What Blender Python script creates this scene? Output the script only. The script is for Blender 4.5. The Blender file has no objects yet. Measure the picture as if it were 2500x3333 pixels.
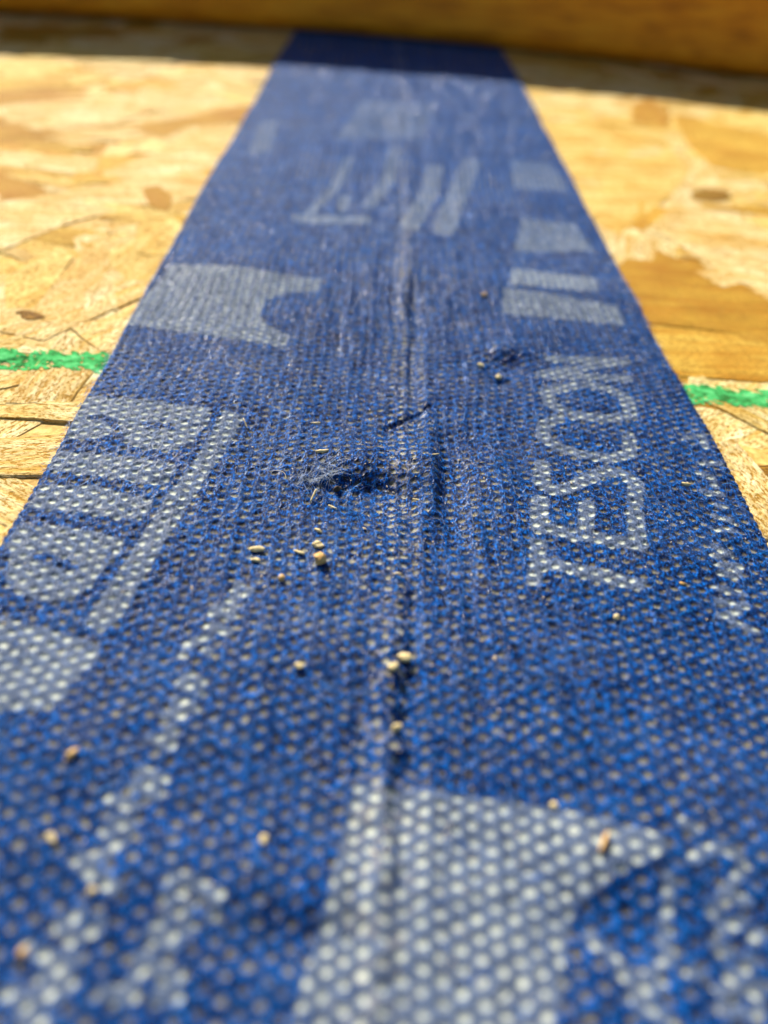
import bpy, bmesh, math, random
import numpy as np
from mathutils import Matrix, Vector, noise
from mathutils.bvhtree import BVHTree

S = bpy.context.scene
COL = S.collection
MM = 0.001
random.seed(7)
RNG = np.random.default_rng(11)

# ------------------------------------------------------------------ camera
cam = bpy.data.cameras.new('camera')
co = bpy.data.objects.new('camera', cam)
COL.objects.link(co)
R = Matrix(((0.9972932132592296, -0.06343212821993481, -0.03718348956957473),
            (0.01238226162390492, 0.6433775411790768, -0.7654489003868531),
            (0.07247707488687781, 0.7629165777566085, 0.6424214885882841)))
co.matrix_world = Matrix.Translation((-0.004057, 0.0, 0.041914)) @ R.to_4x4()
cam.sensor_fit = 'VERTICAL'
cam.lens = 4.4
cam.sensor_height = 4.4 * 3333 / 2562
cam.sensor_width = cam.sensor_height * 0.75
cam.clip_start = 0.001
cam.clip_end = 50
cam.dof.use_dof = True
cam.dof.focus_distance = 0.0685
cam.dof.aperture_fstop = 4.4 / 1.65
S.camera = co

# ------------------------------------------------------------------ light
SUN_EL = math.radians(36)
SUN_AZ = math.radians(-24)          # measured from +Y towards +X
w = bpy.data.worlds.new('World')
S.world = w
w.use_nodes = True
nt = w.node_tree
bg = nt.nodes['Background']
sky = nt.nodes.new('ShaderNodeTexSky')
sky.sky_type = 'NISHITA'
sky.sun_disc = False
sky.sun_elevation = SUN_EL
sky.sun_rotation = SUN_AZ
nt.links.new(sky.outputs[0], bg.inputs[0])
bg.inputs[1].default_value = 0.05
sl = bpy.data.lights.new('sun', 'SUN')
so = bpy.data.objects.new('sun', sl)
COL.objects.link(so)
sd = Vector((math.sin(SUN_AZ) * math.cos(SUN_EL), math.cos(SUN_AZ) * math.cos(SUN_EL), math.sin(SUN_EL)))
so.rotation_euler = sd.to_track_quat('Z', 'Y').to_euler()
so.location = sd * 0.6
sl.energy = 5.0
sl.angle = math.radians(0.6)
sl.color = (1.0, 0.95, 0.86)
S.view_settings.view_transform = 'Standard'
S.view_settings.look = 'None'
S.view_settings.exposure = 1.0
S.view_settings.gamma = 1

# ------------------------------------------------------------------ helpers
def tag(o, label=None, cat=None, group=None, kind=None):
    if label: o['label'] = label
    if cat: o['category'] = cat
    if group: o['group'] = group
    if kind: o['kind'] = kind
    return o

def link(name, me, mat=None, parent=None):
    o = bpy.data.objects.new(name, me)
    COL.objects.link(o)
    if mat is not None and me is not None and not me.materials:
        me.materials.append(mat)
    if parent is not None: o.parent = parent
    return o

def raw_mesh(name, verts, faces, smooth=True):
    """verts (n,3) in metres, faces (m,k) all the same k"""
    me = bpy.data.meshes.new(name)
    n, (m, k) = len(verts), faces.shape
    me.vertices.add(n); me.loops.add(m * k); me.polygons.add(m)
    me.vertices.foreach_set('co', np.ascontiguousarray(verts, dtype=np.float32).ravel())
    me.loops.foreach_set('vertex_index', np.ascontiguousarray(faces, dtype=np.int32).ravel())
    me.polygons.foreach_set('loop_start', np.arange(0, m * k, k, dtype=np.int32))
    me.polygons.foreach_set('use_smooth', np.full(m, smooth))
    me.update(calc_edges=True)
    return me

def add_attr(me, name, arr):
    a = me.attributes.new(name, 'FLOAT_COLOR', 'POINT')
    a.data.foreach_set('color', np.ascontiguousarray(arr, dtype=np.float32).ravel())

class N:
    """small node-tree builder"""
    def __init__(s, name):
        s.m = bpy.data.materials.new(name); s.m.use_nodes = True
        s.t = s.m.node_tree; s.b = s.t.nodes['Principled BSDF']
    def n(s, typ, **kw):
        d = s.t.nodes.new('ShaderNode' + typ)
        for k, v in kw.items():
            if k.startswith('i_'): d.inputs[k[2:].replace('_', ' ')].default_value = v
            elif k[0] == 'n' and k[1:].isdigit(): d.inputs[int(k[1:])].default_value = v
            else: setattr(d, k, v)
        return d
    def l(s, a, b): s.t.links.new(a, b)
    def ramp(s, fac, stops):
        r = s.t.nodes.new('ShaderNodeValToRGB'); e = r.color_ramp.elements
        while len(e) < len(stops): e.new(0.5)
        for q, (p, c) in zip(e, stops):
            q.position = p; q.color = (*c, 1) if len(c) == 3 else (c[0],) * 3 + (1,)
        s.l(fac, r.inputs[0]); return r.outputs[0]
    def mix(s, fac, a, b, mode='MIX'):
        m = s.t.nodes.new('ShaderNodeMix'); m.data_type = 'RGBA'; m.blend_type = mode
        for src, i in ((fac, 0), (a, 6), (b, 7)):
            if hasattr(src, 'is_output'): s.l(src, m.inputs[i])
            else: m.inputs[i].default_value = src if i == 0 else (*src, 1)
        return m.outputs[2]
    def math(s, op, a, b=0.0, c=0.0):
        m = s.t.nodes.new('ShaderNodeMath'); m.operation = op
        for i, v in enumerate((a, b, c)):
            if hasattr(v, 'is_output'): s.l(v, m.inputs[i])
            else: m.inputs[i].default_value = v
        return m.outputs[0]

# ------------------------------------------------------------------ noise in numpy (mm)
def vnoise(x, y, seed):
    t = np.random.default_rng(seed).random((257, 257)).astype(np.float32)
    x = np.asarray(x) + 1000.0; y = np.asarray(y) + 1000.0
    xi = np.floor(x).astype(np.int64); yi = np.floor(y).astype(np.int64)
    fx = x - xi; fy = y - yi
    fx = fx * fx * (3 - 2 * fx); fy = fy * fy * (3 - 2 * fy)
    a = t[xi % 256, yi % 256]; b = t[(xi + 1) % 256, yi % 256]
    c = t[xi % 256, (yi + 1) % 256]; d = t[(xi + 1) % 256, (yi + 1) % 256]
    return (a * (1 - fx) + b * fx) * (1 - fy) + (c * (1 - fx) + d * fx) * fy - 0.5

def sstep(a, b, x):
    t = np.clip((x - a) / (b - a), 0, 1); return t * t * (3 - 2 * t)

# ------------------------------------------------------------------ the printed lettering (mm on the tape)
# (sign, stroke width or 0 for a filled shape, points)
PRINT=[
(1,0,[(-30.6,64.3),(-24.34,64.51),(-18.2,63.57),(-18.31,60.72),(-19.02,58.08),(-20.7,56.28),(-23.32,56.56),(-25.0,57.39),(-26.54,57.65),(-30.22,57.22),(-30.49,60.89)]),
(-1,0,[(-29.06,61.21),(-27.55,61.26),(-26.33,60.43),(-24.99,57.65),(-26.1,57.13),(-27.24,57.52),(-26.23,58.68),(-27.06,60.07),(-27.97,60.59),(-28.88,60.59)]),
(-1,0,[(-24.19,60.69),(-20.98,60.67),(-20.92,59.66),(-23.66,59.74)]),
(1,0,[(-30.25,55.52),(-25.02,55.29),(-19.84,54.65),(-19.47,53.56),(-20.18,51.69),(-21.54,51.61),(-24.14,52.02),(-28.17,52.55),(-30.11,52.76)]),
(1,0,[(-30.07,50.83),(-25.82,51.16),(-23.73,50.49),(-20.5,49.51),(-20.48,48.56),(-21.11,47.11),(-23.09,47.16),(-26.9,47.67),(-30.02,47.82)]),
(1,0,[(-30.13,45.78),(-27.01,45.98),(-24.17,45.5),(-21.6,44.74),(-21.45,43.44),(-22.15,41.92),(-22.63,39.8),(-23.59,38.32),(-25.09,37.96),(-27.21,38.4),(-28.59,39.3),(-29.5,42.71),(-29.94,43.4)]),
(-1,0,[(-27.84,42.86),(-26.58,42.79),(-24.22,41.92),(-24.0,41.2),(-25.76,41.39),(-27.59,42.16)]),
(1,0,[(-29.73,36.64),(-26.23,36.0),(-23.8,35.43),(-21.73,34.85),(-20.59,34.35),(-20.27,33.24),(-20.9,32.1),(-21.3,31.01),(-21.41,29.72),(-22.07,29.24),(-22.64,28.83),(-24.93,28.75),(-27.9,28.68)]),
(1,0,[(-17.17,63.55),(-15.08,62.8),(-15.48,58.89),(-16.51,54.48),(-17.45,49.82),(-18.13,46.63),(-18.63,43.69),(-19.21,40.43),(-19.57,38.57),(-20.02,36.33),(-20.92,35.5),(-22.06,36.32),(-21.72,38.72),(-20.79,43.31),(-20.13,46.84),(-19.55,50.7),(-18.43,54.75),(-17.8,58.36)]),
(1,0.8,[(-12.25,40.76),(-12.39,39.32),(-13.55,37.77)]),
(1,0.8,[(-11.31,40.16),(-11.49,39.72)]),
(1,0.8,[(-12.25,38.43),(-12.2,37.4),(-13.55,37.77)]),
(1,0.8,[(-13.55,36.52),(-12.21,36.02)]),
(1,0.8,[(-13.48,35.47),(-14.62,34.94),(-14.85,33.91)]),
(1,0.8,[(-13.38,34.31),(-13.25,34.25)]),
(1,0.8,[(-14.17,32.16),(-14.46,31.47),(-13.28,30.9),(-13.35,31.82)]),
(1,0.8,[(-14.5,30.17),(-13.35,29.62)]),
(1,0.8,[(-14.5,29.23),(-13.98,29.21)]),
(1,0.8,[(-14.51,30.23),(-13.34,29.75)]),
(1,0.8,[(-15.07,29.16),(-14.0,29.07)]),
(1,0.8,[(-14.45,28.11),(-14.2,27.01),(-15.44,27.41)]),
(1,0.8,[(-15.41,25.22),(-14.2,24.74)]),
(1,0.8,[(-15.54,24.26),(-14.21,23.74)]),
(1,0.8,[(-16.75,23.4),(-15.35,23.03)]),
(1,0.8,[(-16.29,22.15),(-15.32,22.02),(-15.4,20.98),(-16.43,21.41)]),
(1,0.8,[(-15.91,20.36),(-16.56,19.87),(-17.44,19.82),(-16.58,19.18),(-15.16,18.42)]),
(1,0.8,[(-12.24,19.05),(-11.07,18.72),(-9.88,18.22),(-10.08,17.21)]),
(1,0.8,[(-12.17,18.72),(-12.38,18.17),(-11.18,17.63)]),
(1,0.8,[(-12.25,17.12),(-11.18,16.55),(-11.76,15.82),(-12.75,16.28),(-12.25,17.12)]),
(1,0.8,[(-13.08,15.28),(-12.13,14.75),(-11.13,14.32)]),
(1,0.8,[(-13.02,14.62),(-13.21,13.42),(-14.39,13.74)]),
(1,0.8,[(-11.86,13.56),(-11.06,13.55)]),
(1,0.8,[(-16.58,17.03),(-17.34,16.44),(-16.34,15.88),(-15.4,16.57)]),
(1,0.8,[(-18.52,15.36),(-17.39,15.02),(-16.13,14.73)]),
(1,0.8,[(-17.32,14.22),(-16.08,13.77),(-17.32,13.05),(-18.74,13.49)]),
(1,0.8,[(-17.66,12.39),(-16.69,12.08)]),
(1,0,[(10.25,47.74),(11.66,47.53),(11.31,45.64),(10.5,42.09),(9.1,42.17),(9.82,44.45)]),
(1,0,[(10.98,45.4),(13.56,44.95),(16.53,44.31),(18.83,43.49),(18.43,42.46),(16.45,42.59),(13.58,43.39),(10.78,44.02)]),
(1,1.5,[(11.04,49.07),(13.87,48.41),(16.53,47.87),(19.19,47.44)]),
(1,1.5,[(11.87,52.78),(11.11,49.07)]),
(1,1.4,[(15.85,52.43),(14.95,48.63)]),
(1,1.5,[(19.81,51.7),(19.09,47.65)]),
(1,1.5,[(12.79,58.1),(12.26,55.29),(13.22,54.2),(14.6,54.61),(16.97,56.6),(18.94,57.92),(20.19,57.36),(20.97,55.94),(20.02,52.97)]),
(1,1.5,[(15.42,66.09),(13.9,64.59),(13.53,62.64),(14.63,61.09),(16.79,60.28),(19.36,59.92),(21.59,60.83),(22.13,63.97)]),
(1,1.5,[(17.15,72.02),(15.11,70.87),(15.13,68.44),(17.03,66.8),(20.75,66.58),(23.14,67.55),(23.44,70.57),(21.94,72.28),(19.67,72.85),(17.15,72.02)]),
(1,1.5,[(15.1,74.26),(24.28,74.73)]),
(1,1.4,[(15.35,74.57),(24.93,78.52)]),
(1,1.5,[(16.25,77.91),(24.93,78.52)]),
(1,0.8,[(27.7,63.83),(29.57,64.53),(29.31,62.46)]),
(1,0.8,[(27.96,59.77),(29.97,59.99)]),
(1,0.8,[(27.33,58.27),(28.37,57.68),(28.28,56.3)]),
(1,0.8,[(27.01,55.49),(28.45,55.24)]),
(1,0.8,[(27.6,53.6),(28.24,53.54)]),
(1,0.8,[(26.94,52.03),(28.24,51.55)]),
(1,0.8,[(26.26,50.39),(28.0,50.32)]),
(1,0.8,[(25.68,48.03),(26.66,47.23),(25.32,46.89)]),
(1,0.8,[(25.43,45.82),(27.0,45.96),(26.47,44.86),(25.16,44.95)]),
(1,0.8,[(24.32,43.24),(26.22,42.81)]),
(1,0.8,[(24.02,41.84),(26.1,41.63)]),
(1,0.8,[(23.67,40.3),(25.13,40.88)]),
(1,0.8,[(24.49,39.81),(25.89,39.01)]),
(1,0,[(-8.8,188.92),(8.3,190.73),(4.16,161.65),(-12.19,156.93),(-9.96,171.89)]),
(1,0,[(-27.28,164.82),(-23.74,167.57),(-22.94,146.86),(-26.5,144.55)]),
(1,2.2,[(-0.96,152.93),(-2.03,134.97),(-5.0,122.59)]),
(1,1.8,[(-8.76,145.42),(-10.6,130.64),(-14.22,115.35)]),
(1,3.5,[(-14.22,115.35),(-5.98,116.49)]),
(1,1.8,[(-8.79,126.79),(-8.82,120.75)]),
(1,3.0,[(6.08,144.2),(4.91,132.16),(1.41,115.54)]),
(1,3.4,[(13.16,149.93),(9.22,131.01),(6.3,114.79)]),
(1,0,[(20.42,153.21),(28.08,151.86),(28.5,137.21),(18.95,136.64)]),
(1,0,[(18.79,122.97),(26.95,121.86),(28.06,111.5),(16.15,109.18)]),
(1,0,[(15.15,103.18),(26.5,101.95),(25.72,97.28),(13.94,97.61)]),
(1,0,[(13.23,96.46),(20.0,95.3),(27.65,93.35),(27.25,87.82),(12.14,88.66)]),
(1,0,[(-29.12,95.83),(-21.61,96.13),(-10.08,95.02),(-10.09,91.26),(-13.67,90.32),(-16.1,87.34),(-16.36,83.07),(-15.04,80.99),(-12.21,78.67),(-12.98,76.45),(-21.25,78.11),(-30.68,79.66),(-30.47,84.94),(-29.59,91.53)]),
(1,0,[(-3.08,25.13),(0.33,25.02),(3.33,24.83),(8.69,24.0),(14.59,22.48),(14.6,21.54),(11.43,20.22),(8.82,18.51),(7.88,15.76),(6.51,11.39),(-5.92,11.0),(-4.51,17.01),(-3.68,21.17)]),
(1,0.72,[(14.33,20.17),(13.55,17.95),(13.23,16.07)]),
(1,0.72,[(9.41,17.12),(10.36,16.28),(10.93,15.37)]),
(1,0.72,[(13.33,16.16),(11.6,15.02),(11.24,14.93)]),
(1,0.72,[(15.92,21.17),(16.89,21.89),(18.42,21.86),(18.71,21.02),(17.95,20.15),(16.93,19.3),(18.28,19.23)]),
(1,0.72,[(16.3,18.75),(16.49,17.66),(17.72,18.13)]),
(1,0.72,[(15.89,16.9),(16.5,16.6)]),
(1,0.72,[(14.2,15.57),(14.75,15.44)]),
(1,0.72,[(17.39,16.16),(16.19,15.42)]),
(1,0.72,[(15.74,14.8),(17.53,15.09),(17.12,13.97),(15.42,13.84),(15.52,14.64)]),
(1,0.72,[(11.33,14.93),(11.33,13.91),(12.5,13.38)]),
(1,0.72,[(11.77,14.36),(12.47,14.82)]),
(1,0.72,[(15.86,23.32),(16.45,23.0)]),
(1,0.72,[(18.63,17.66),(17.94,17.22)])]


PX0, PY0, PST = -32.0, 6.0, 0.1
def raster_print():
    nx, ny = 640, 2120
    mask = np.zeros((nx, ny), np.float32)
    for sg, wd, pts in PRINT:
        P = np.array(pts)
        ex = wd + 0.3
        i0 = max(int((P[:, 0].min() - ex - PX0) / PST), 0); i1 = min(int((P[:, 0].max() + ex - PX0) / PST) + 1, nx)
        j0 = max(int((P[:, 1].min() - ex - PY0) / PST), 0); j1 = min(int((P[:, 1].max() + ex - PY0) / PST) + 1, ny)
        if i1 <= i0 or j1 <= j0: continue
        X, Y = np.meshgrid(PX0 + np.arange(i0, i1) * PST, PY0 + np.arange(j0, j1) * PST, indexing='ij')
        if wd:
            d = np.full(X.shape, 1e9)
            for a, b in zip(P[:-1], P[1:]):
                ab = b - a
                t = np.clip(((X - a[0]) * ab[0] + (Y - a[1]) * ab[1]) / (ab @ ab + 1e-9), 0, 1)
                d = np.minimum(d, np.hypot(X - a[0] - t * ab[0], Y - a[1] - t * ab[1]))
            m = (d < wd / 2)
        else:
            m = np.zeros(X.shape, bool)
            for a, b in zip(P, np.roll(P, -1, 0)):
                c = (a[1] > Y) != (b[1] > Y)
                xx = (b[0] - a[0]) * (Y - a[1]) / (b[1] - a[1] + 1e-12) + a[0]
                m ^= c & (X < xx)
        sub = mask[i0:i1, j0:j1]
        sub[m] = 1.0 if sg > 0 else 0.0
    return mask
PMASK = raster_print()
def ink_at(x, y):
    x = x + 0.16 * vnoise(x * 2.5, y * 2.5, 3) + 0.08 * vnoise(x * 7, y * 7, 4)
    y = y + 0.16 * vnoise(x * 2.5, y * 2.5, 5) + 0.08 * vnoise(x * 7, y * 7, 6)
    i = np.clip(np.round((x - PX0) / PST).astype(int), 0, PMASK.shape[0] - 1)
    j = np.clip(np.round((y - PY0) / PST).astype(int), 0, PMASK.shape[1] - 1)
    m = PMASK[i, j]
    m = m * (1 - .35 * sstep(95, 120, y) - .3 * sstep(120, 170, y)) * np.clip(1 - .5 * (vnoise(x * 1.7, y * 1.7, 7) > .33), 0, 1)
    return np.where((y < PY0) | (y > PY0 + 211), 0, m)

# ------------------------------------------------------------------ tape height field (mm)
CP, RP = 0.99, 1.05          # column pitch, pitch inside a column
def dimples(x, y):
    u = x + 0.5 * vnoise(x * .11, y * .11, 21) * 2 + 0.10 * vnoise(x * 1.1, y * 1.1, 22)
    v = y + 0.6 * vnoise(x * .09, y * .09, 23) * 2 + 0.10 * vnoise(x * 1.1, y * 1.1, 24) + 0.03 * x
    best = np.full(np.shape(x), 1e9); bid = np.zeros(np.shape(x), np.int64)
    for ox, oy in ((0, 0), (CP, RP / 2)):
        i = np.round((u - ox) / (2 * CP)).astype(np.int64); j = np.round((v - oy) / RP).astype(np.int64)
        h = (i * 7919 + j * 104729 + (17 if ox else 0)) % 65536
        r1 = ((h * 40503) % 65536) / 65536.0; r2 = ((h * 30011 + 977) % 65536) / 65536.0
        dx = u - ox - i * 2 * CP + (r1 - .5) * .12; dy = v - oy - j * RP + (r2 - .5) * .10
        an = (r1 - .5) * 0.9
        ca, sa = np.cos(an), np.sin(an)
        r = np.hypot((dx * ca + dy * sa) / (0.26 + .06 * r2), (dy * ca - dx * sa) / (0.19 + .05 * r1))
        m = r < best
        best = np.where(m, r, best); bid = np.where(m, h, bid)
    return best, ((bid * 52361 + 11) % 65536) / 65536.0, ((bid * 28657 + 7) % 65536) / 65536.0

# puckers: x, y, radius x, radius y, depth (mm)
PITS = [(-6.1, 52.7, 1.1, .55, .75), (-5.0, 53.6, .8, .45, .4), (-2.1, 52.4, 3.0, 1.7, .75), (4.3, 57.0, 1.1, 4.6, .75), (3.8, 50, 1.0, 3.8, .6), (5.0, 54, .5, 3, .3), (-3.8, 51.2, 2.2, 1.3, .45),
        (1.5, 93, .35, 5.5, .8), (11.4, 76, 1.6, 2.6, .6), (10.9, 72.6, 1.0, .8, .5), (1.0, 76, .22, 5, .5), (.7, 26.2, .8, 1.2, .4),
        (.5, 30.2, .4, 2.4, .4), (11, 17.6, 2.5, 1.6, .4), (-3.0, 50.3, 2.6, 1.0, .3),
        (6.5, 62, .35, 4, .22), (-1.5, 64.5, .4, 5, .14), (19, 30, 1.4, 1.0, .25), (-20, 52, 1.4, .5, .2), (-6, 16.5, 2.5, 1.2, .35)]
HUMPS = [(-5, 56.8, 4.5, 3.2, .58), (-.5, 56.4, 4.0, 3.2, .55), (2.2, 56.0, 1.4, 6.0, .55), (7.5, 55, 2.0, 6.0, .3), (1.4, 97, .9, 5, .7), (11.4, 78.5, 2.2, 2.2, 1.0), (-3, 19, 3, 2, .4), (12, 21.5, 3, 1.8, .4), (-12, 19, 4, 2, .15), (-7, 36, 5, 6, .35), (9, 33, 6, 5, .3), (0, 100, 7, 9, .4), (-13, 72, 6, 7, .3),
         (14, 82, 4, 5, .35), (-3, 45, 4, 3, .3), (16, 24, 5, 4, .35), (-10, 20, 4, 3, .3), (20, 52, 5, 5, .2)]
JX = np.array([-1.2, -.75, -.3, .1, .35, .45, .9, 1.1, 1.5, 1.6, 1.0]); JY = np.array([5., 18, 27, 34, 39, 49, 60, 68, 93, 130, 250])

def base_h(x, y):
    h = 0.55 * vnoise(x / 11, y / 12, 31) + 0.16 * vnoise(x / 4.5, y / 9, 32)
    cen = np.exp(-(x / 13) ** 2)
    h = h + (0.34 * cen + .04) * vnoise(x / 1.25, y / 11, 33) + 0.16 * cen * vnoise(x / .8, y / 6, 34)
    h = h + 0.10 * vnoise(x / 2.2, y / 1.6, 35) * sstep(45, 20, y)
    h = h + 0.07 * vnoise(x / 1.6, y / 1.3, 36)
    for a, b, rx, ry, d in PITS:
        q = ((x - a) / rx) ** 2 + ((y - b) / ry) ** 2
        h = h - d * np.exp(-np.minimum(q, 30) * .8)
    for a, b, rx, ry, d in HUMPS:
        q = ((x - a) / rx) ** 2 + ((y - b) / ry) ** 2
        h = h + d * np.exp(-np.minimum(q, 30))
    # the board joint below: a narrow raised seam with a sharp fold on its right
    dx = x - np.interp(y, JY, JX) - .5 * vnoise(y / 3.1, y * 0, 37) - .25 * vnoise(y / .9, y * 0, 40)
    am = np.interp(y, [5, 20, 24, 28, 36, 42, 47, 60, 66, 90, 100, 120, 250], [.45, .5, .75, 1.1, 1.1, .6, .22, .15, .3, .4, .15, .08, .05])
    am = am * (1 + .9 * vnoise(y / 2.3, y * 0 + 9, 41))
    h = h + am * (0.42 * (1 - .85 * sstep(78, 108, y)) * np.exp(-((dx + .75) / .85) ** 2) - .75 * np.exp(-((dx - .2) / .7) ** 2) * (.7 + 1.5 * vnoise(y / 1.2, x * .4 + 3, 38)) - .16 * np.exp(-((dx - .5) / .8) ** 2))
    # short diagonal crack-like crease
    t = np.clip((x + 1.6) / 4.4, 0, 1); cy = 62.2 + t * 4.6 + .3 * vnoise(x * 1.3, x * 0, 39)
    h = h - .42 * np.exp(-((y - cy) / .28) ** 2) * sstep(-2.2, -1.4, x) * sstep(3.2, 2.6, x)
    return -.62 + .13 * np.logaddexp(0, (h + .62) / .13)

def tape_h(x, y):
    r, c1, c2 = dimples(x, y)
    D = 1 - sstep(.78, 1.22, r)
    h = base_h(x, y) - (.075 + .055 * c2) * D + .035 * sstep(1.0, 1.9, r) + .03 * (1 - sstep(.25, .7, r)) * c1
    return np.maximum(h, -.64), D, c1, c2, r

# ------------------------------------------------------------------ materials
def fleece_material():
    M = N('blue_fleece')
    at = M.n('Attribute', attribute_name='print_data')
    sp = M.n('SeparateColor'); M.l(at.outputs['Color'], sp.inputs[0])
    ink, dim, rnd = sp.outputs; dust = at.outputs['Alpha']
    tc = M.n('NewGeometry')
    mp = M.n('Mapping'); mp.inputs['Scale'].default_value = (1000, 420, 1000); M.l(tc.outputs['Position'], mp.inputs[0])
    fib = M.n('TexNoise', i_Scale=6.0, i_Detail=3.0, i_Roughness=.7); M.l(mp.outputs[0], fib.inputs['Vector'])
    big = M.n('TexNoise', i_Scale=260.0, i_Detail=3.0); M.l(tc.outputs['Position'], big.inputs['Vector'])
    fine = M.n('TexNoise', i_Scale=9000.0, i_Detail=2.0); M.l(tc.outputs['Position'], fine.inputs['Vector'])
    blue = M.ramp(fib.outputs[0], [(.42, (.0001, .0008, .006)), (.52, (.0003, .018, .105)), (.63, (.001, .15, .60))])  # near-black low end puts the shade between fibres into the colour
    blue = M.mix(M.ramp(big.outputs[0], [(.45, (0,)), (.75, (.30,))]), blue, (.01, .11, .36))
    inkc = M.ramp(fib.outputs[0], [(.36, (.045, .062, .11)), (.52, (.10, .135, .215)), (.66, (.17, .22, .33))])
    body = M.mix(M.math('MULTIPLY', ink, .95), blue, inkc)
    tan = M.ramp(rnd, [(0, (.04, .034, .020)), (.3, (.15, .13, .075)), (.7, (.31, .275, .155)), (1, (.58, .54, .35))])
    tan = M.mix(M.ramp(fine.outputs[0], [(.38, (.7,)), (.56, (0,))]), tan, (.02, .018, .03))
    cream = M.ramp(rnd, [(0, (.45, .48, .40)), (1, (.72, .74, .58))])
    dc = M.mix(ink, tan, cream)
    col = M.mix(dim, body, dc)
    col = M.mix(dust, col, (.42, .36, .27))
    M.l(col, M.b.inputs['Base Color'])
    M.b.inputs['Roughness'].default_value = .62
    M.b.inputs['Specular IOR Level'].default_value = .04
    M.b.inputs['Sheen Weight'].default_value = .085
    M.b.inputs['Sheen Roughness'].default_value = .45
    M.b.inputs['Sheen Tint'].default_value = (.25, .50, 1, 1)
    bp = M.n('Bump', i_Strength=1.0, i_Distance=.00009); M.l(fib.outputs[0], bp.inputs['Height'])
    M.l(bp.outputs[0], M.b.inputs['Normal'])
    return M.m

def fibre_material():
    M = N('blue_filament')
    at = M.n('Attribute', attribute_name='print_data')
    sp = M.n('SeparateColor'); M.l(at.outputs['Color'], sp.inputs[0])
    ink, _, rnd = sp.outputs
    blue = M.ramp(rnd, [(0, (.0002, .004, .026)), (.65, (.0005, .04, .21)), (1, (.02, .32, .90))])
    inkc = M.ramp(rnd, [(0, (.06, .085, .145)), (1, (.22, .28, .40))])
    M.l(M.mix(ink, blue, inkc), M.b.inputs['Base Color'])
    M.b.inputs['Roughness'].default_value = .24
    M.b.inputs['Specular IOR Level'].default_value = .32
    return M.m

def wood_chip_material():
    M = N('strand_wood')
    oi = M.n('ObjectInfo'); tc = M.n('TexCoord')
    off = M.n('VectorMath', operation='ADD'); M.l(tc.outputs['Object'], off.inputs[0])
    sc = M.n('VectorMath', operation='SCALE'); sc.inputs[0].default_value = (.31, .77, .13); M.l(oi.outputs['Random'], sc.inputs[3])
    M.l(sc.outputs[0], off.inputs[1])
    mp = M.n('Mapping'); mp.inputs['Scale'].default_value = (90, 900, 500); M.l(off.outputs[0], mp.inputs[0])
    gr = M.n('TexNoise', i_Scale=1.0, i_Detail=5.0, i_Roughness=.65, i_Distortion=.4); M.l(mp.outputs[0], gr.inputs['Vector'])
    mp2 = M.n('Mapping'); mp2.inputs['Scale'].default_value = (1500, 3200, 3200); M.l(off.outputs[0], mp2.inputs[0])
    pit = M.n('TexNoise', i_Scale=1.0, i_Detail=4.0, i_Roughness=.75); M.l(mp2.outputs[0], pit.inputs['Vector'])
    bl = M.n('TexNoise', i_Scale=110.0, i_Detail=3.0); M.l(off.outputs[0], bl.inputs['Vector'])
    c = M.mix(M.ramp(gr.outputs[0], [(.35, (1,)), (.62, (0,))]), oi.outputs['Color'], (.80, .58, .24), 'MULTIPLY')
    c = M.mix(M.ramp(bl.outputs[0], [(.42, (.0,)), (.68, (.7,))]), c, (.76, .56, .22), 'MULTIPLY')
    c = M.mix(M.ramp(pit.outputs[0], [(.42, (1,)), (.51, (0,))]), c, (.40, .20, .018))
    M.l(c, M.b.inputs['Base Color'])
    M.b.inputs['Roughness'].default_value = .75
    M.b.inputs['Specular IOR Level'].default_value = .12
    hh = M.math('ADD', M.math('MULTIPLY', gr.outputs[0], 1.0), pit.outputs[0])
    hh = M.math('ADD', hh, M.math('MULTIPLY', bl.outputs[0], 3.0))
    bp = M.n('Bump', i_Strength=1.0, i_Distance=.0004); M.l(hh, bp.inputs['Height'])
    M.l(bp.outputs[0], M.b.inputs['Normal'])
    return M.m

def simple(name, stops, scale, rough=.7, bump=.00008, stretch=(1, 1, 1), spec=.3, coord='Object'):
    M = N(name); tc = M.n('TexCoord'); mp = M.n('Mapping')
    mp.inputs['Scale'].default_value = stretch
    M.l(tc.outputs[coord], mp.inputs[0])
    t = M.n('TexNoise', i_Scale=scale, i_Detail=4.0, i_Roughness=.65); M.l(mp.outputs[0], t.inputs['Vector'])
    M.l(M.ramp(t.outputs[0], stops), M.b.inputs['Base Color'])
    M.b.inputs['Roughness'].default_value = rough
    M.b.inputs['Specular IOR Level'].default_value = spec
    bp = M.n('Bump', i_Strength=.8, i_Distance=bump); M.l(t.outputs[0], bp.inputs['Height'])
    M.l(bp.outputs[0], M.b.inputs['Normal'])
    return M.m

M_FLEECE = fleece_material(); M_FIBRE = fibre_material(); M_CHIP = wood_chip_material()
M_CORE = simple('board_core', [(.3, (.30, .15, .02)), (.5, (.62, .38, .09)), (.7, (.80, .56, .18))], 700, .8, .0004)
M_LUMBER = simple('lumber', [(.35, (.52, .17, .004)), (.5, (.80, .30, .008)), (.65, (.88, .38, .016))], 60, .6, .0003, (1, 8, 8))
M_GREEN = simple('green_line_paint', [(.35, (.03, .12, .025)), (.48, (.05, .34, .09)), (.66, (.13, .52, .18))], 900, .95, .0003, spec=.03)
M_CRUMB = simple('pale_wood_crumb', [(.3, (.50, .34, .12)), (.6, (.78, .64, .32))], 1500, .6, .0001)
M_AMBER = simple('amber_wood_crumb', [(.3, (.48, .24, .05)), (.6, (.78, .48, .16))], 1500, .45, .0001)
M_DIRT = simple('dark_dirt', [(.3, (.02, .014, .010)), (.6, (.09, .06, .035))], 1500, .8, .0001)
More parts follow.
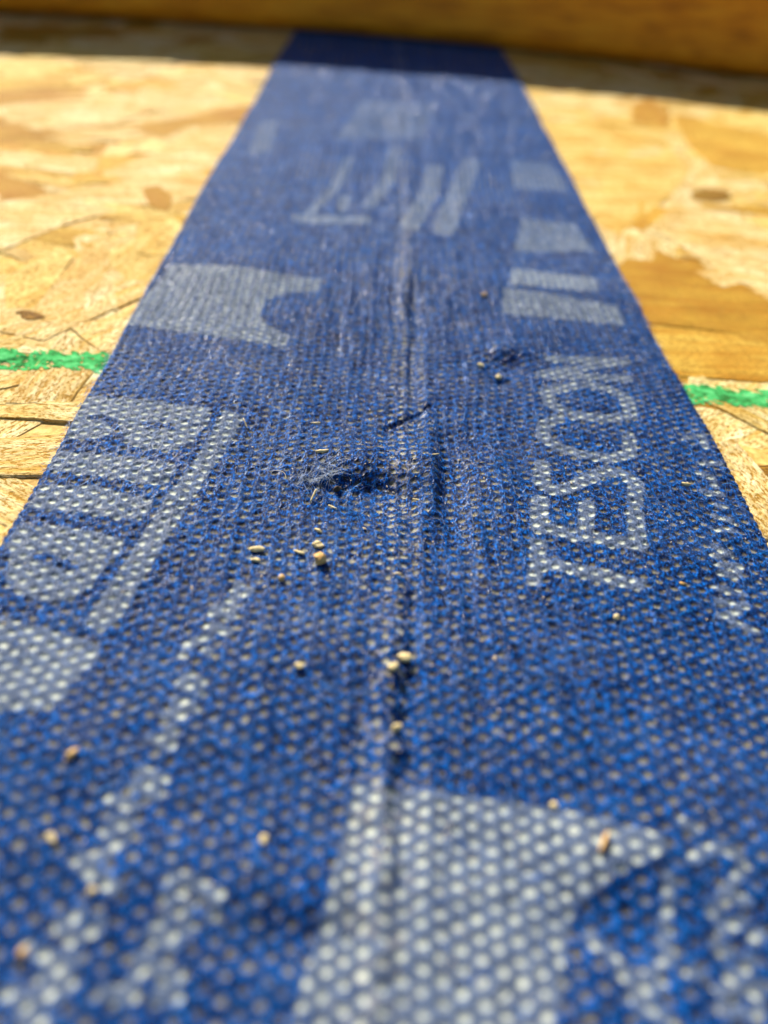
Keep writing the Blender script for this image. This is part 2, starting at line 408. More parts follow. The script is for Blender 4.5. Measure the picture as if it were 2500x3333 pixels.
M_LINT = simple('lint', [(.3, (.22, .30, .48)), (.6, (.50, .55, .60))], 900, .5, .00002)
M_HAIR = simple('plant_hair', [(.3, (.55, .42, .25)), (.6, (.80, .70, .48))], 900, .5, .00002)
M_DUST = simple('sawdust', [(.3, (.45, .30, .13)), (.6, (.75, .62, .40))], 3000, .8, .00005)

# ------------------------------------------------------------------ OSB panels: slab > strands, painted line
OSB_Z = -0.50                                     # mm, top level of the boards
TONES = {'pale': (.94, .80, .44), 'mid': (.92, .74, .28), 'tan': (.74, .50, .085), 'brown': (.54, .31, .03), 'darkish': (.26, .15, .015), 'dark': (.20, .10, .012)}  # the dark tone is painted shade for gaps and holes in the board
# (tone, height mm, grain degrees, outline mm, label)
STR=[
('brown', 0.12, 2, [(29.7, 114.0),(36.8, 116.6),(43.7, 108.9),(50.3, 102.3),(54.0, 96.8),(50.3, 87.8),(45.2, 88.6),(37.8, 89.5),(29.9, 90.3),(28.7, 103.0)], 'broad golden brown strand with dark pores'),
('pale', 0.3, -12, [(40.2, 125.6),(46.1, 135.5),(53.3, 134.8),(58.0, 130.1),(62.8, 120.6),(55.8, 97.1),(49.3, 99.7),(45.2, 109.1),(42.2, 117.7)], 'pale wedge-shaped strand'),
('tan', 0.06, 3, [(29.3, 89.4),(37.7, 89.1),(50.9, 87.5),(46.9, 77.9),(40.4, 77.3),(31.3, 77.4),(28.2, 81.5)], 'tan strand above the green line'),
('dark', 0.02, 8, [(28.3, 59.5),(35.1, 61.2),(41.8, 62.7),(39.8, 58.1),(33.6, 57.0),(30.4, 56.0)], 'narrow dark strip painted in for a shaded gap between strands'),  # dark flake stands in for the shade of a crevice
('mid', 0.05, 5, [(29.2, 174.9),(41.1, 190.8),(56.3, 185.4),(55.0, 155.1),(41.2, 130.7),(30.2, 116.5),(27.2, 126.2),(27.7, 148.2)], ''),
('tan', 0.2, -8, [(64.0, 200.9),(80.0, 192.5),(89.6, 183.1),(80.8, 161.6),(67.3, 158.2),(60.8, 160.4),(60.8, 177.2)], ''),
('darkish', 0.02, 0, [(51.5, 143.0),(55.5, 147.3),(58.8, 146.9),(58.7, 142.2),(54.9, 139.8),(51.6, 139.8)], 'small dark oval knot'),
('pale', 0.22, 10, [(-57.3, 113.9),(-50.5, 119.5),(-42.5, 127.2),(-32.2, 133.0),(-29.2, 127.5),(-30.9, 121.4),(-38.7, 115.6),(-45.5, 108.0),(-50.9, 97.1),(-55.1, 92.4),(-62.7, 106.6)], 'long pale diagonal strand'),
('brown', 0.04, 8, [(-69.7, 120.5),(-62.0, 126.1),(-55.6, 122.5),(-50.1, 116.9),(-51.7, 112.7),(-55.6, 109.3),(-63.3, 104.2)], 'brown strand at the edge of the view'),
('pale', 0.15, 78, [(-43.7, 102.7),(-40.5, 107.9),(-32.6, 83.5),(-35.5, 81.4),(-39.0, 90.8)], 'upright pale strand'),
('mid', 0.1, 70, [(-48.2, 91.8),(-44.4, 99.4),(-41.7, 96.9),(-41.5, 82.0),(-44.4, 81.5)], ''),
('brown', 0.36, 0, [(-39.7, 123.5),(-37.4, 125.5),(-34.4, 120.6),(-33.8, 114.8),(-36.6, 116.1)], 'small round brown knot'),
('pale', 0.26, -5, [(-64.3, 149.1),(-66.8, 168.2),(-51.9, 163.6),(-48.0, 177.2),(-47.5, 169.8),(-52.4, 156.8)], ''),
('brown', 0.0, 4, [(-64.4, 151.0),(-51.6, 158.1),(-44.5, 167.2),(-29.6, 180.8),(-28.9, 166.3),(-40.3, 158.4),(-42.3, 151.6),(-50.6, 154.2)], 'slim brown strand'),
('brown', 0.05, 0, [(-87.0, 168.7),(-76.9, 174.9),(-68.3, 180.7),(-62.3, 177.4),(-62.6, 172.1),(-73.6, 165.9),(-81.7, 156.2)], ''),
('pale', 0.3, 60, [(-36.2, 78.4),(-34.4, 80.1),(-29.8, 77.9),(-30.2, 73.1),(-31.5, 73.5)], 'bright chip above the green line'),
('mid', 0.2, 82, [(-36.9, 108.6),(-32.8, 113.1),(-28.9, 106.8),(-29.8, 99.2),(-34.2, 99.3),(-35.3, 102.3)], ''),
('dark', 0.32, 0, [(-43.1, 80.8),(-41.8, 81.4),(-39.7, 80.3),(-40.6, 79.4),(-42.2, 79.9)], 'tiny dark chip painted as a shaded splinter hole'),  # shade of a small hole, painted as a dark chip on top
('pale', 0.12, 20, [(-40.0, 146.4),(-37.8, 157.0),(-29.4, 161.7),(-28.4, 140.6),(-34.0, 132.5),(-42.2, 118.8),(-47.3, 129.1)], '')]


def slab_mesh(name, x0, x1, y0, y1, z0, z1):
    bm = bmesh.new()
    bmesh.ops.create_cube(bm, size=1)
    for v in bm.verts:
        v.co = ((x0 if v.co.x < 0 else x1) * MM, (y0 if v.co.y < 0 else y1) * MM, (z0 if v.co.z < 0 else z1) * MM)
    bmesh.ops.bevel(bm, geom=list(bm.edges), offset=.0006, segments=2, affect='EDGES')
    me = bpy.data.meshes.new(name); bm.to_mesh(me); bm.free()
    return me

def outline_mesh(name, pts, th, rnd):
    """flat flake from an outline in mm around its own origin: top, feathered rim, sides"""
    P = np.array(pts); n = len(P); c = P.mean(0)
    V = []; F = []
    for q in P: V.append((c[0] + (q[0] - c[0]) * .985, c[1] + (q[1] - c[1]) * .95, 0 + rnd.uniform(-.04, .04)))
    for q in P: V.append((q[0], q[1], -.07))
    for q in P: V.append((q[0], q[1], -th))
    bm = bmesh.new()
    vs = [bm.verts.new((a * MM, b * MM, z * MM)) for a, b, z in V]
    cv = bm.verts.new((c[0] * MM, c[1] * MM, rnd.uniform(-.02, .06) * MM))
    for i in range(n):
        j = (i + 1) % n
        bm.faces.new((cv, vs[i], vs[j]))
        bm.faces.new((vs[i], vs[n + i], vs[n + j], vs[j]))
        bm.faces.new((vs[n + i], vs[2 * n + i], vs[2 * n + j], vs[n + j]))
    bmesh.ops.recalc_face_normals(bm, faces=bm.faces)
    me = bpy.data.meshes.new(name); bm.to_mesh(me); bm.free()
    me.materials.append(M_CHIP)
    return me

def flake_outline(rnd, L, W):
    pts = []
    for sx in (-1, 1):
        ends = [(sx * L / 2 * rnd.uniform(.82, 1.0), sx * -W / 2 * f) for f in (.95, .35, -.3, -.95)]
        sides = [(-sx * L * t, sx * W / 2 * rnd.uniform(.82, 1.08)) for t in (-.22, .1)]
        pts += ends + sides
    return pts

panels = []
PANEL_X = ((-420, -1.0), (1.0, 420))
for k, (x0, x1) in enumerate(PANEL_X):
    e = bpy.data.objects.new('strand_board', None); COL.objects.link(e)
    e.location = ((x0 + x1) / 2 * MM, 0, OSB_Z * MM - .011)
    panels.append(e)
    o = link('board_core', slab_mesh('board_core', x0, x1, -160, 520, OSB_Z - 11, OSB_Z - .22), M_CORE)
    o.parent = e; o.matrix_parent_inverse = Matrix.Translation(-e.location)
tag(panels[0], 'pale strand board left of the blue tape, with a round brown knot', 'board')
tag(panels[1], 'golden strand board right of the blue tape, with a broad brown strand', 'board')

rnd = random.Random(5)
PROTO = [outline_mesh('strand', flake_outline(rnd, L, W), .8, rnd) for L, W in
         ((44, 15), (34, 11), (58, 17), (26, 9), (38, 14), (22, 10), (48, 9), (30, 16))]
bvh_v, bvh_f = [], []
def note_bvh(o):
    b = len(bvh_v)
    mw = Matrix.LocRotScale(o.location, o.rotation_euler, o.scale)
    for v in o.data.vertices: bvh_v.append(mw @ v.co)
    for p in o.data.polygons: bvh_f.append([b + i for i in p.vertices])

def put_strand(me, x, y, z, rz, tone, panel, label=None, tilt=(0, 0)):
    hl = max(abs(v.co.x) for v in me.vertices) / MM * abs(math.cos(rz))
    if abs(x) - hl < 12 and not label: x = math.copysign(12 + hl, x)
    o = bpy.data.objects.new('strand', me); COL.objects.link(o)
    o.location = (x * MM, y * MM, z * MM); o.rotation_euler = (tilt[0], tilt[1], rz)
    o.color = (*tone, 1)
    note_bvh(o)
    o.parent = panels[panel]; o.matrix_parent_inverse = Matrix.Translation(-panels[panel].location)
    if label: o['label'] = label
    return o

def strand_field(panel):
    rn = random.Random(40 + panel)
    sgn = -1 if panel == 0 else 1
    n = 0
    # jittered rows so that the whole visible face is covered
    for gy in range(22, 275, 10):
        far = 34 + gy * .42
        xs = 27.0
        while xs < far + 14:
            x = sgn * (xs + rn.uniform(-4, 4)); y = gy + rn.uniform(-6, 6)
            me = rn.choice(PROTO)
            a = rn.gauss(.25 * (1 if rn.random() < .7 else 4), .45)
            t = rn.random()
            if panel == 0: tone = TONES['pale'] if t < .5 else TONES['mid'] if t < .76 else TONES['tan'] if t < .92 else TONES['brown']
            else: tone = TONES['pale'] if t < .34 else TONES['mid'] if t < .68 else TONES['tan'] if t < .88 else TONES['brown']
            if gy < 66: tone = TONES['pale']
            j = rn.uniform(.92, 1.06)
            tone = tuple(min(c * j, .93) for c in tone)
            put_strand(me, x, y, OSB_Z - rn.uniform(.0, .40), a, tone, panel, tilt=(rn.uniform(-.012, .012), rn.uniform(-.008, .008)))
            n += 1
            xs += rn.uniform(9, 15)
    return n
for k in (0, 1): strand_field(k)
SLIVER = [outline_mesh('strand', flake_outline(rnd, L, W), .5, rnd) for L, W in
          ((18, 3.6), (12, 2.6), (24, 5.0), (9, 3.4), (15, 6.0), (20, 2.4))]
def sliver_field(panel):
    rn = random.Random(90 + panel); sgn = -1 if panel == 0 else 1
    for i in range(135):
        y = 34 + 225 * rn.random() ** 1.15
        x = sgn * (30 + (12 + y * .42) * rn.random())
        t = rn.random()
        if y < 78: t *= .4
        tone = TONES['pale'] if t < .38 else TONES['mid'] if t < .60 else TONES['tan'] if t < .84 else TONES['brown']
        j = rn.uniform(.85, 1.08); tone = tuple(min(c * j, .9) for c in tone)
        put_strand(rn.choice(SLIVER), x, y, OSB_Z + rn.uniform(-.15, .12), rn.gauss(.3, .7), tone, panel, tilt=(rn.uniform(-.03, .03), rn.uniform(-.012, .012)))
for k in (0, 1): sliver_field(k)

for tone, zo, deg, pts, lab in STR:
    P = np.array(pts); c = P.mean(0); a = math.radians(deg)
    ca, sa = math.cos(-a), math.sin(-a)
    loc = [((q[0] - c[0]) * ca - (q[1] - c[1]) * sa, (q[0] - c[0]) * sa + (q[1] - c[1]) * ca) for q in P]
    # ragged extra points along each edge
    rr = random.Random(hash(round(c[0] * 10)) & 255); out = []
    for i, q in enumerate(loc):
        q2 = loc[(i + 1) % len(loc)]
        out.append(q)
        out.append(((q[0] + q2[0]) / 2 + rr.uniform(-.4, .4), (q[1] + q2[1]) / 2 + rr.uniform(-.4, .4)))
    me = outline_mesh('strand', out, .9, rr)
    put_strand(me, c[0], c[1], OSB_Z + .02 + zo * .6, a, TONES[tone], 0 if c[0] < 0 else 1, lab or None)

tree = BVHTree.FromPolygons(bvh_v, bvh_f)
def board_z(x, y):
    hit = tree.ray_cast(Vector((x * MM, y * MM, .01)), Vector((0, 0, -1)))
    return hit[0].z / MM if hit[0] is not None else OSB_Z - .22

def green_line(panel, x0, x1):
    nx, ny = int(abs(x1 - x0) / .22), 26
    xs = np.linspace(x0, x1, nx)
    X, T = np.meshgrid(xs, np.linspace(-1, 1, ny), indexing='ij')
    Y0 = (71.0 + .03 * (X + 42) if panel == 0 else 73.6 - .01 * (X - 35)) + .35 * vnoise(X / 5, X * 0, 51)
    wd = 2.1
    Y = Y0 + T * wd
    edge = np.abs(T) * 1.0 + .6 * vnoise(X * .9 + Y * .6, Y * .5, 52) + .8 * vnoise(X * 2.6 + Y * 1.6, Y * 1.2, 53)
    hole = vnoise(X * 2.1, Y * 2.1, 54) + .6 * vnoise(X * 5, Y * 5, 55)
    keep = (edge < .86) & (hole < .42)
    Z = np.zeros_like(X)
    for i in range(nx):
        for j in range(ny):
            Z[i, j] = board_z(X[i, j], Y[i, j])
    Z = Z + .05 + .05 * vnoise(X * 4, Y * 4, 56)
    verts = np.stack([X, Y, Z], -1).reshape(-1, 3) * MM
    I, J = np.meshgrid(np.arange(nx - 1), np.arange(ny - 1), indexing='ij')
    a = (I * ny + J).ravel(); ok = keep[:-1, :-1].ravel()
    f = np.stack([a, a + ny, a + ny + 1, a + 1], 1)[ok]
    us, inv = np.unique(f, return_inverse=True)
    o = link('guide_line', raw_mesh('guide_line', verts[us], inv.reshape(-1, 4)), M_GREEN)
    tag(o, 'ragged green painted line across the board')
    o.parent = panels[panel]; o.matrix_parent_inverse = Matrix.Translation(-panels[panel].location)
green_line(0, -75, -27)
green_line(1, 27, 75)

# ------------------------------------------------------------------ the tape
tape = bpy.data.objects.new('adhesive_tape', None); COL.objects.link(tape)
tag(tape, 'blue dimpled fleece tape with pale grey print, running over the boards and under the timber', 'tape')

HALF = 30.6
def y_rows():
    r = list(np.arange(-60, 8, 1.5)) + list(np.arange(8, 35, .14)) + list(np.arange(35, 95, .1)) + list(np.arange(95, 216, .2)) + list(np.arange(216, 361, 3.0))
    return np.array(r)
def fleece():
    ys = y_rows(); xs = np.linspace(-HALF, HALF, 511)
    X, Y = np.meshgrid(xs, ys, indexing='ij')
    # the long edges wander a little
    X = X + np.sign(X) * sstep(20, HALF, np.abs(X)) * (.5 * vnoise(Y / 22, np.sign(X) * 3, 61) + .16 * vnoise(Y / 3, np.sign(X) * 5, 62))
    h, D, c1, c2, r = tape_h(X, Y)
    fine = vnoise(X * 6.0, Y * 3.6, 71) + .8 * vnoise(X * 11, Y * 6, 72)
    fine = fine * (1 - .6 * D)
    h = h + .10 * fine
    h = np.maximum(h, -.66)
    edge = sstep(HALF - .5, HALF, np.abs(xs))[:, None]
    h = h - .18 * edge
    under = sstep(240, 262, Y)                     # pressed flat under the timber
    h = h * (1 - under) - .45 * under
    h = np.where(Y > 225, np.minimum(h, .25), h)
    h[0, :] = -.85; h[-1, :] = -.85
    ink = ink_at(X, Y)
    cen = np.exp(-((X - np.interp(Y, JY, JX) + .9) / 1.7) ** 2)
    br = np.clip(.10 + .55 * c1 + .45 * cen + .5 * vnoise(X / 4, Y / 5, 73) + .15 * vnoise(X * 5, Y * 5, 74), 0, 1)
    dust = np.clip((vnoise(X * 3, Y * 3, 75) + .5 * vnoise(X * 8, Y * 8, 76) - .42 + .38 * cen) * 1.6, 0, .7) * .8
    dust = np.clip(dust - .01 + .10 * vnoise(X / 6, Y / 6, 77), 0, .7)
    dust = dust * (1 - .8 * sstep(110, 150, Y))
    Dm = D * (.80 + .2 * c2)
    col = np.stack([ink, Dm, br, dust], -1).reshape(-1, 4)
    verts = np.stack([X, Y, h], -1).reshape(-1, 3) * MM
    nx, ny = len(xs), len(ys)
    I, J = np.meshgrid(np.arange(nx - 1), np.arange(ny - 1), indexing='ij')
    a = (I * ny + J).ravel()
    me = raw_mesh('fleece_face', verts, np.stack([a, a + ny, a + ny + 1, a + 1], 1))
    add_attr(me, 'print_data', col)
    return link('fleece_face', me, M_FLEECE, tape)
fl = fleece()
tag(fl, 'blue bonded fleece with rows of tan dimples and pale grey lettering')

def tubes(paths, rad, sides=3):
    """paths (n, k, 3) mm, rad (n,) mm -> verts, quads"""
    n, k, _ = paths.shape
    T = np.gradient(paths, axis=1)
    T /= np.linalg.norm(T, axis=2, keepdims=True) + 1e-9
    up = np.array([.13, .21, .97])
    A = np.cross(T, up); A /= np.linalg.norm(A, axis=2, keepdims=True) + 1e-9
    B = np.cross(T, A)
    ring = []
    for s in range(sides):
        th = 2 * math.pi * s / sides
        ring.append(paths + rad[:, None, None] * (A * math.cos(th) + B * math.sin(th)))
    V = np.stack(ring, 2)                              # n,k,sides,3
    base = (np.arange(n)[:, None, None] * k + np.arange(k - 1)[None, :, None]) * sides
    s0 = np.arange(sides)[None, None, :]; s1 = (s0 + 1) % sides
    F = np.stack([base + s0, base + s1, base + sides + s1, base + sides + s0], -1).reshape(-1, 4)
    return V.reshape(-1, 3) * MM, F

def loose_fibres():
    n = 130000
    y = np.interp(RNG.random(n), [0, .22, .86, .95, 1.0], [12, 36, 98, 130, 218])
    x = (RNG.random(n) * 2 - 1) * (HALF - .05)
    vis = np.abs(x + 4) < 20 + y * .55
    x, y = x[vis], y[vis]; n = len(x)
    ang = math.pi / 2 + RNG.normal(0, .75, n)
    Ln = RNG.uniform(.5, 1.6, n) * (1 + np.clip(y - 95, 0, 120) / 110)
    k = 4
    t = np.linspace(-.5, .5, k)[None, :]
    bend = RNG.normal(0, .25, n)[:, None]
    px = x[:, None] + np.cos(ang)[:, None] * t * Ln[:, None] - np.sin(ang)[:, None] * bend * (t * t - .1) * Ln[:, None]
    py = y[:, None] + np.sin(ang)[:, None] * t * Ln[:, None] + np.cos(ang)[:, None] * bend * (t * t - .1) * Ln[:, None]
    px = np.clip(px, -HALF - .35, HALF + .35)
    h, D, c1, c2, r = tape_h(px, py)
    keep = (D.max(1) < .5) | (RNG.random(n) < .14)
    px, py, h, D, y = px[keep], py[keep], h[keep], D[keep], y[keep]; n = len(px)
    lift = RNG.uniform(.0, .045, n)[:, None] + RNG.random(n)[:, None] ** 6 * .25 * (1 - (2 * t) ** 2)
    pz = h + .015 + lift
    V, F = tubes(np.stack([px, py, pz], -1), RNG.uniform(.006, .013, n) * (1 + np.clip(y - 95, 0, 120) / 110))
    me = raw_mesh('loose_fibres', V, F)
    ink = ink_at(px, py)
    rn = np.repeat(RNG.random(n)[:, None], k, 1)
    c = np.stack([ink, D, rn, np.ones_like(ink)], -1)
    c = np.repeat(c.reshape(-1, 1, 4), 3, 1).reshape(-1, 4)
    add_attr(me, 'print_data', c)
    o = link('filaments', me, M_FIBRE, tape)
    tag(o, 'fine glossy blue filaments on the tape face', kind='stuff')
loose_fibres()

def h1(x, y):
    return float(tape_h(np.array([float(x)]), np.array([float(y)]))[0][0])

# ------------------------------------------------------------------ timber lying across the boards
def timber():
    e = bpy.data.objects.new('timber', None); COL.objects.link(e)
    e.location = (0, .262, 0)
    xs = np.linspace(-330, 330, 133)
    prof = []                                     # (y offset, z) counter-clockwise, rounded front edges
    R_, H_, D_ = 4.5, 37.6, 138.0
    for cx, cz, a0 in ((R_, R_, 180), (D_ - R_, R_, 270), (D_ - R_, H_ - R_, 0), (R_, H_ - R_, 90)):
        for s in range(6):
            a = math.radians(a0 + s * 18); prof.append((cx + R_ * math.cos(a), cz + R_ * math.sin(a)))
    dense = []
    for i, p in enumerate(prof):
        q = prof[(i + 1) % len(prof)]
        L = math.hypot(q[0] - p[0], q[1] - p[1]); m = max(1, int(L / 6))
        for s in range(m): dense.append((p[0] + (q[0] - p[0]) * s / m, p[1] + (q[1] - p[1]) * s / m))
    Pn = np.array(dense); k = len(Pn)
    yc = 262.5 - 11.0 * (xs / 104) ** 2 * np.where(np.abs(xs) < 150, 1, 0) - np.where(np.abs(xs) >= 150, 11.0 * (2 * 150 * np.abs(xs) - 150 ** 2) / 104 ** 2, 0)
    X = np.repeat(xs[:, None], k, 1)
    Yy = yc[:, None] + Pn[None, :, 0]
    Z = np.repeat(Pn[None, :, 1], len(xs), 0) + .12
    wob = .25 * vnoise(X / 30, Z / 3 + Yy / 9, 81) + .12 * vnoise(X / 9, Z + Yy / 2, 82)
    Yy = Yy + wob * np.where(Pn[:, 0] < 5, 1, 0)[None, :]
    V = np.stack([X, Yy - 262, Z], -1).reshape(-1, 3) * MM
    I, J = np.meshgrid(np.arange(len(xs) - 1), np.arange(k), indexing='ij')
    a = (I * k + J).ravel(); b = (I * k + (J + 1) % k).ravel()
    me = raw_mesh('timber_length', V, np.stack([a, b, b + k, a + k], 1))
    bm = bmesh.new(); bm.from_mesh(me); bm.verts.ensure_lookup_table()
    bm.faces.new([bm.verts[j] for j in range(k)]); bm.faces.new([bm.verts[(len(xs) - 1) * k + j] for j in range(k - 1, -1, -1)])
    bmesh.ops.recalc_face_normals(bm, faces=bm.faces)
    bm.to_mesh(me); bm.free()
    link('timber_length', me, M_LUMBER, e)
    tag(e, 'smooth brown timber lying across the far end of the blue tape', 'timber')
timber()

# ------------------------------------------------------------------ crumbs, lint and dust on the tape
def chip_mesh(name, kind, seed, L, W, H):
    r_ = random.Random(seed)
    bm = bmesh.new()
    if kind == 'grain':
        bmesh.ops.create_icosphere(bm, subdivisions=2, radius=.5)
        for v in bm.verts:
            n_ = noise.noise(v.co * 3.1 + Vector((seed, 0, 0))) * .42 + noise.noise(v.co * 8 + Vector((0, seed, 0))) * .07
            v.co *= 1 + n_
            v.co = Vector((v.co.x * L, v.co.y * W, v.co.z * H)) * MM
    else:
        n = 6; rings = 7; prev = None
        for i in range(rings):
            t = i / (rings - 1)
            w_ = W * (.35 + .65 * math.sin(math.pi * min(max(t * .9 + .08, 0), 1)) ** .6) * r_.uniform(.85, 1.1)
            hh = H * r_.uniform(.75, 1.1)
            bend = L * .14 * math.sin(t * math.pi) * (1 if kind == 'curl' else .25)
            ring = []
            for s in range(n):
                a = 2 * math.pi * s / n + .3
                ring.append(bm.verts.new(((t - .5) * L * MM, (math.cos(a) * w_ / 2 * r_.uniform(.85, 1.1)) * MM, (math.sin(a) * hh / 2 + (bend if kind == 'curl' else bend * .5)) * MM)))
            if prev:
                for s in range(n): bm.faces.new((prev[s], prev[(s + 1) % n], ring[(s + 1) % n], ring[s]))
            else: bm.faces.new(ring[::-1])
            prev = ring
        bm.faces.new(prev)
    bmesh.ops.recalc_face_normals(bm, faces=bm.faces)
    me = bpy.data.meshes.new(name); bm.to_mesh(me); bm.free()
    for p in me.polygons: p.use_smooth = kind != 'grain'
    return me

GR = 'wood crumbs scattered on the tape'
# name, kind, x, y, L, W, H, rotation deg, tilt deg, material, label
CR = [
 ('wood_crumb', 'grain', -6.45, 43.3, 1.05, .90, .95, 20, 0, M_AMBER, 'round amber wood crumb casting a black shadow, left of the tape middle'),
 ('wood_crumb', 'grain', -6.75, 45.2, .90, .65, .55, -20, 0, M_CRUMB, 'pale wedge-shaped crumb just behind the round amber crumb'),
 ('wood_splinter', 'sliver', -8.1, 44.3, .95, .30, .22, -25, 5, M_CRUMB, 'small pale flake left of the round amber crumb'),
 ('wood_crumb', 'grain', -9.15, 41.3, .62, .50, .5, 50, 0, M_AMBER, 'small amber crumb in front and left of the round amber crumb'),
 ('wood_splinter', 'sliver', -7.3, 57.5, 1.15, .42, .35, 12, 3, M_CRUMB, 'blunt pale splinter lying just behind the lint tuft'),
 ('wood_splinter', 'sliver', -7.6, 51.4, 1.35, .20, .20, 72, 22, M_CRUMB, 'thin splinter standing in front of the black pucker below the lint tuft'),
 ('wood_splinter', 'sliver', -5.9, 50.5, .9, .2, .16, -35, 4, M_CRUMB, 'short thin splinter to the right of the standing splinter'),
 ('wood_splinter', 'curl', -6.85, 47.1, .75, .28, .22, -40, 0, M_CRUMB, 'curled yellowish shaving between the lint tuft and the amber crumb'),
 ('wood_splinter', 'sliver', 2.8, 57.7, .85, .18, .14, 15, 3, M_CRUMB, 'fine pale splinter on the dark streak right of the tape middle'),
 ('wood_splinter', 'sliver', 1.15, 52.0, .75, .2, .16, -12, 3, M_CRUMB, 'fine pale splinter near the tape middle, in front of the dark streak'),
 ('wood_splinter', 'sliver', -8.3, 62.5, .95, .2, .15, 5, 3, M_CRUMB, 'faint narrow splinter lying well behind the lint tuft'),
 ('wood_splinter', 'sliver', -14.7, 61.1, 1.25, .13, .12, 118, 24, M_CRUMB, 'white needle-like splinter beside the far end of the grey printed bar'),
 ('wood_crumb', 'grain', -11.4, 44.5, 1.25, .55, .42, 4, 0, M_CRUMB, 'flat pale crumb right of the grey bar, the rear one of two'),
 ('wood_crumb', 'grain', -11.3, 43.3, .75, .40, .32, -8, 0, M_CRUMB, 'flat pale crumb right of the grey bar, the front one of two'),
 ('wood_crumb', 'grain', -.05, 34.5, 1.15, .62, .55, 8, 0, M_CRUMB, 'bright elongated crumb lying on the middle seam'),
 ('wood_crumb', 'grain', -.85, 33.3, .80, .6, .4, 30, 0, M_CRUMB, 'dull flat crumb just in front of the bright crumb on the seam'),
 ('wood_crumb', 'grain', -.65, 29.0, .85, .5, .42, 25, 0, M_CRUMB, 'pale lump on the middle seam, the nearest one to the big grey emblem'),
 ('wood_crumb', 'grain', 15.5, 39.3, .55, .45, .4, 70, 0, M_CRUMB, 'pale upright grain on plain blue in front of the printed letter T'),
 ('wood_crumb', 'grain', 21.7, 43.5, .60, .3, .26, -10, 0, M_AMBER, 'small orange grain to the right of the printed letter T'),
 ('wood_crumb', 'grain', 25.6, 56.3, .85, .42, .36, -18, 0, M_CRUMB, 'white grain of rice shape near the right edge of the tape'),
 ('wood_crumb', 'grain', -19.6, 25.8, .95, .42, .40, 55, 0, M_AMBER, 'orange oblong crumb below the large grey letter at the left edge'),
 ('wood_crumb', 'grain', -19.15, 20.8, .75, .38, .3, -45, 0, M_CRUMB, 'pale oval flake at the left, in front of the orange oblong crumb'),
 ('wood_crumb', 'grain', -16.2, 18.2, .48, .42, .36, 0, 0, M_CRUMB, 'round tan crumb among the small print at the lower left'),
 ('wood_crumb', 'grain', -7.9, 21.4, .42, .62, .3, -10, 0, M_CRUMB, 'squarish tan crumb on dark blue left of the grey emblem'),
 ('wood_crumb', 'grain', -18.6, 15.1, .5, .45, .4, 0, 0, M_AMBER, 'orange crumb in the lower left corner between two lines of small print'),
 ('wood_splinter', 'sliver', 10.9, 21.8, 1.25, .34, .3, 62, 6, M_AMBER, 'reddish splinter lying on the big grey emblem'),
 ('wood_crumb', 'grain', 8.6, 24.2, .5, .42, .35, 10, 0, M_CRUMB, 'yellowish crumb on the upper edge of the grey emblem'),
 ('wood_crumb', 'grain', -7.1, 33.1, .6, .45, .35, 0, 0, M_CRUMB, 'pale lump on plain blue between the small print and the seam'),
 ('wood_crumb', 'grain', 10.3, 73.6, .8, .6, .6, 20, 0, M_CRUMB, 'crumb at the mouth of the dark pucker behind the printed letters'),
 ('wood_crumb', 'grain', 8.5, 75.3, .9, .5, .4, -20, 0, M_CRUMB, 'tan crumb to the left of the dark pucker'),
 ('wood_crumb', 'grain', 10.4, 93.2, .9, .6, .5, 30, 0, M_AMBER, 'blurred orange-tan crumb far up the tape'),
 ('dirt_crumb', 'grain', -5.7, 53.0, .75, .5, .5, 30, 0, M_DIRT, 'dark dirt crumb in the black pucker under the lint tuft'),
]
for i, (nm, kd, x, y, L, W, H, rz, ti, m, lab) in enumerate(CR):
    o = link(nm, chip_mesh(nm, kd, i + 3, L, W, H), m)
    zz = h1(x, y)
    lift = abs(math.sin(math.radians(ti))) * L / 2
    o.location = (x * MM, y * MM, (zz + H * .42 + lift + .03) * MM)
    o.rotation_euler = (0, -math.radians(ti), math.radians(rz))
    tag(o, lab, 'dirt' if nm == 'dirt_crumb' else ('splinter' if nm == 'wood_splinter' else 'crumb'), None if nm == 'dirt_crumb' else GR)

def curl_paths(n, cx, cy, rx, ry, zmax, Lr, seed, k=9):
    r_ = np.random.default_rng(seed)
    a = r_.uniform(0, 2 * math.pi, n); rr = np.sqrt(r_.random(n))
    x = cx + np.cos(a) * rr * rx; y = cy + np.sin(a) * rr * ry
    d = r_.uniform(0, 2 * math.pi, n); L = r_.uniform(*Lr, n); cv = r_.normal(0, 1.6, n)
    P = np.zeros((n, k, 3))
    for i in range(k):
        t = i / (k - 1)
        dd = d + cv * t
        if i: 
            x = x + np.cos(dd) * L / k; y = y + np.sin(dd) * L / k
        P[:, i, 0] = x; P[:, i, 1] = y
    P[:, :, 2] = tape_h(P[:, :, 0], P[:, :, 1])[0]
    t = np.linspace(0, 1, k)[None, :]
    dome = np.exp(-((P[:, :, 0] - cx) / rx) ** 2 - ((P[:, :, 1] - cy) / ry) ** 2)
    P[:, :, 2] += .02 + dome * zmax * r_.random(n)[:, None] + .05 * np.sin(t * math.pi * 2 + a[:, None])
    return P
P1 = np.concatenate([curl_paths(60, -6.5, 55.3, 1.0, 1.2, .2, (.7, 2.2), 91), curl_paths(60, -7.6, 54.2, 1.5, .8, .18, (1.2, 3.2), 92), curl_paths(30, -9.0, 53.6, 1.2, .6, .2, (1.2, 3.0), 93)])
V, F = tubes(P1, np.full(len(P1), .010))
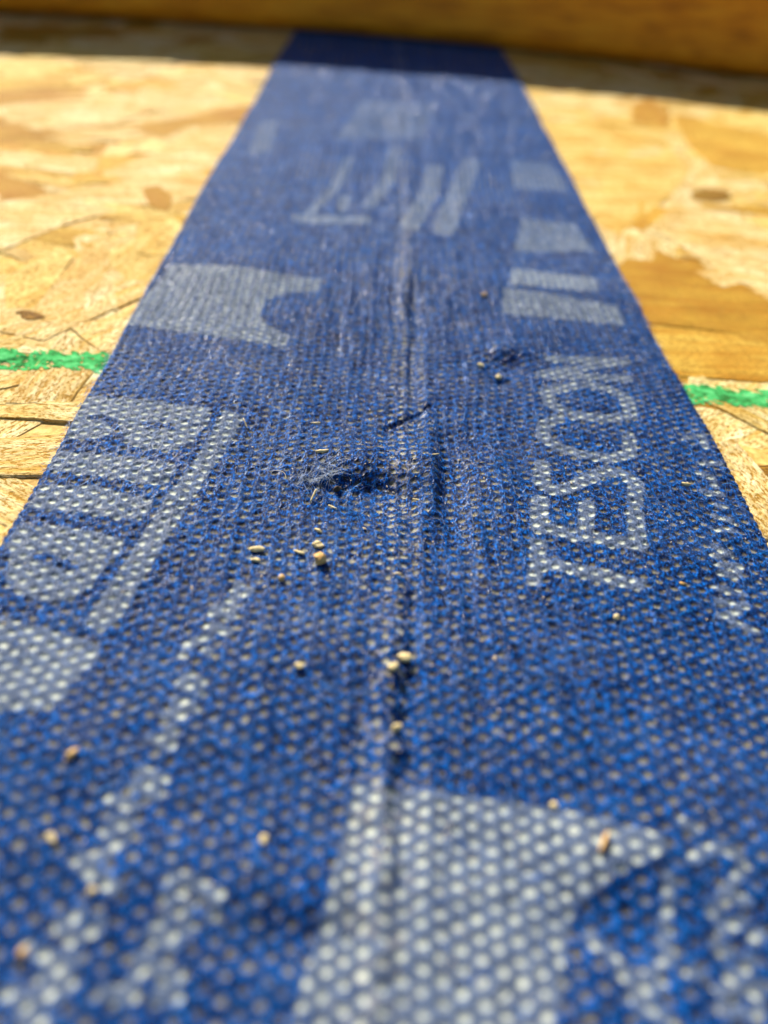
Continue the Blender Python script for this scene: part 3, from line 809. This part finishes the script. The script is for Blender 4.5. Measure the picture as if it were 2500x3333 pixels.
tag(link('lint_tuft', raw_mesh('lint_tuft', V, F), M_LINT), 'tangled tuft of pale blue-grey lint beside the black pucker', 'lint')
HAIRS = [(-10.2, 53.8, 'long tan hair curling left of the lint tuft'), (-4.0, 59.2, 'thin tan hair lying behind the lint tuft'), (7.2, 84.5, 'blurred pale hair on the far part of the tape')]
for i, (x, y, lab) in enumerate(HAIRS):
    Ph = curl_paths(1, x, y, .3, .3, .3, (2.6, 3.2), 120 + i, 16)
    V, F = tubes(Ph, np.array([.018]), 5)
    tag(link('hair', raw_mesh('hair', V, F), M_HAIR), lab, 'hair', 'stray hairs on the tape')

def sawdust():
    n = 2600
    r_ = np.random.default_rng(9)
    y = r_.uniform(14, 125, n); x = np.where(r_.random(n) < .45, r_.normal(-.3, 3.2, n), r_.uniform(-29, 29, n))
    s = r_.uniform(.02, .065, n) * (1 + 1.2 * (r_.random(n) > .95))
    z = tape_h(x, y)[0] + s * .5
    oc = np.array([(1, 0, 0), (0, 1, 0), (-1, 0, 0), (0, -1, 0), (0, 0, 1), (0, 0, -1)], float)
    fc = np.array([(0, 1, 4), (1, 2, 4), (2, 3, 4), (3, 0, 4), (1, 0, 5), (2, 1, 5), (3, 2, 5), (0, 3, 5)])
    st = r_.uniform(.5, 2.6, (n, 1)); a = r_.uniform(0, 3.14, n)
    O = oc[None] * s[:, None, None] * r_.uniform(.7, 1.3, (n, 6, 1))
    O[:, :, 0] *= st
    Xr = O[:, :, 0] * np.cos(a)[:, None] - O[:, :, 1] * np.sin(a)[:, None]
    Yr = O[:, :, 0] * np.sin(a)[:, None] + O[:, :, 1] * np.cos(a)[:, None]
    V = np.stack([x[:, None] + Xr, y[:, None] + Yr, z[:, None] + O[:, :, 2] * .6], -1).reshape(-1, 3) * MM
    F = (fc[None] + np.arange(n)[:, None, None] * 6).reshape(-1, 3)
    tag(link('sawdust', raw_mesh('sawdust', V, F, False), M_DUST), 'fine sawdust specks sprinkled over the tape', 'sawdust', kind='stuff')
sawdust()
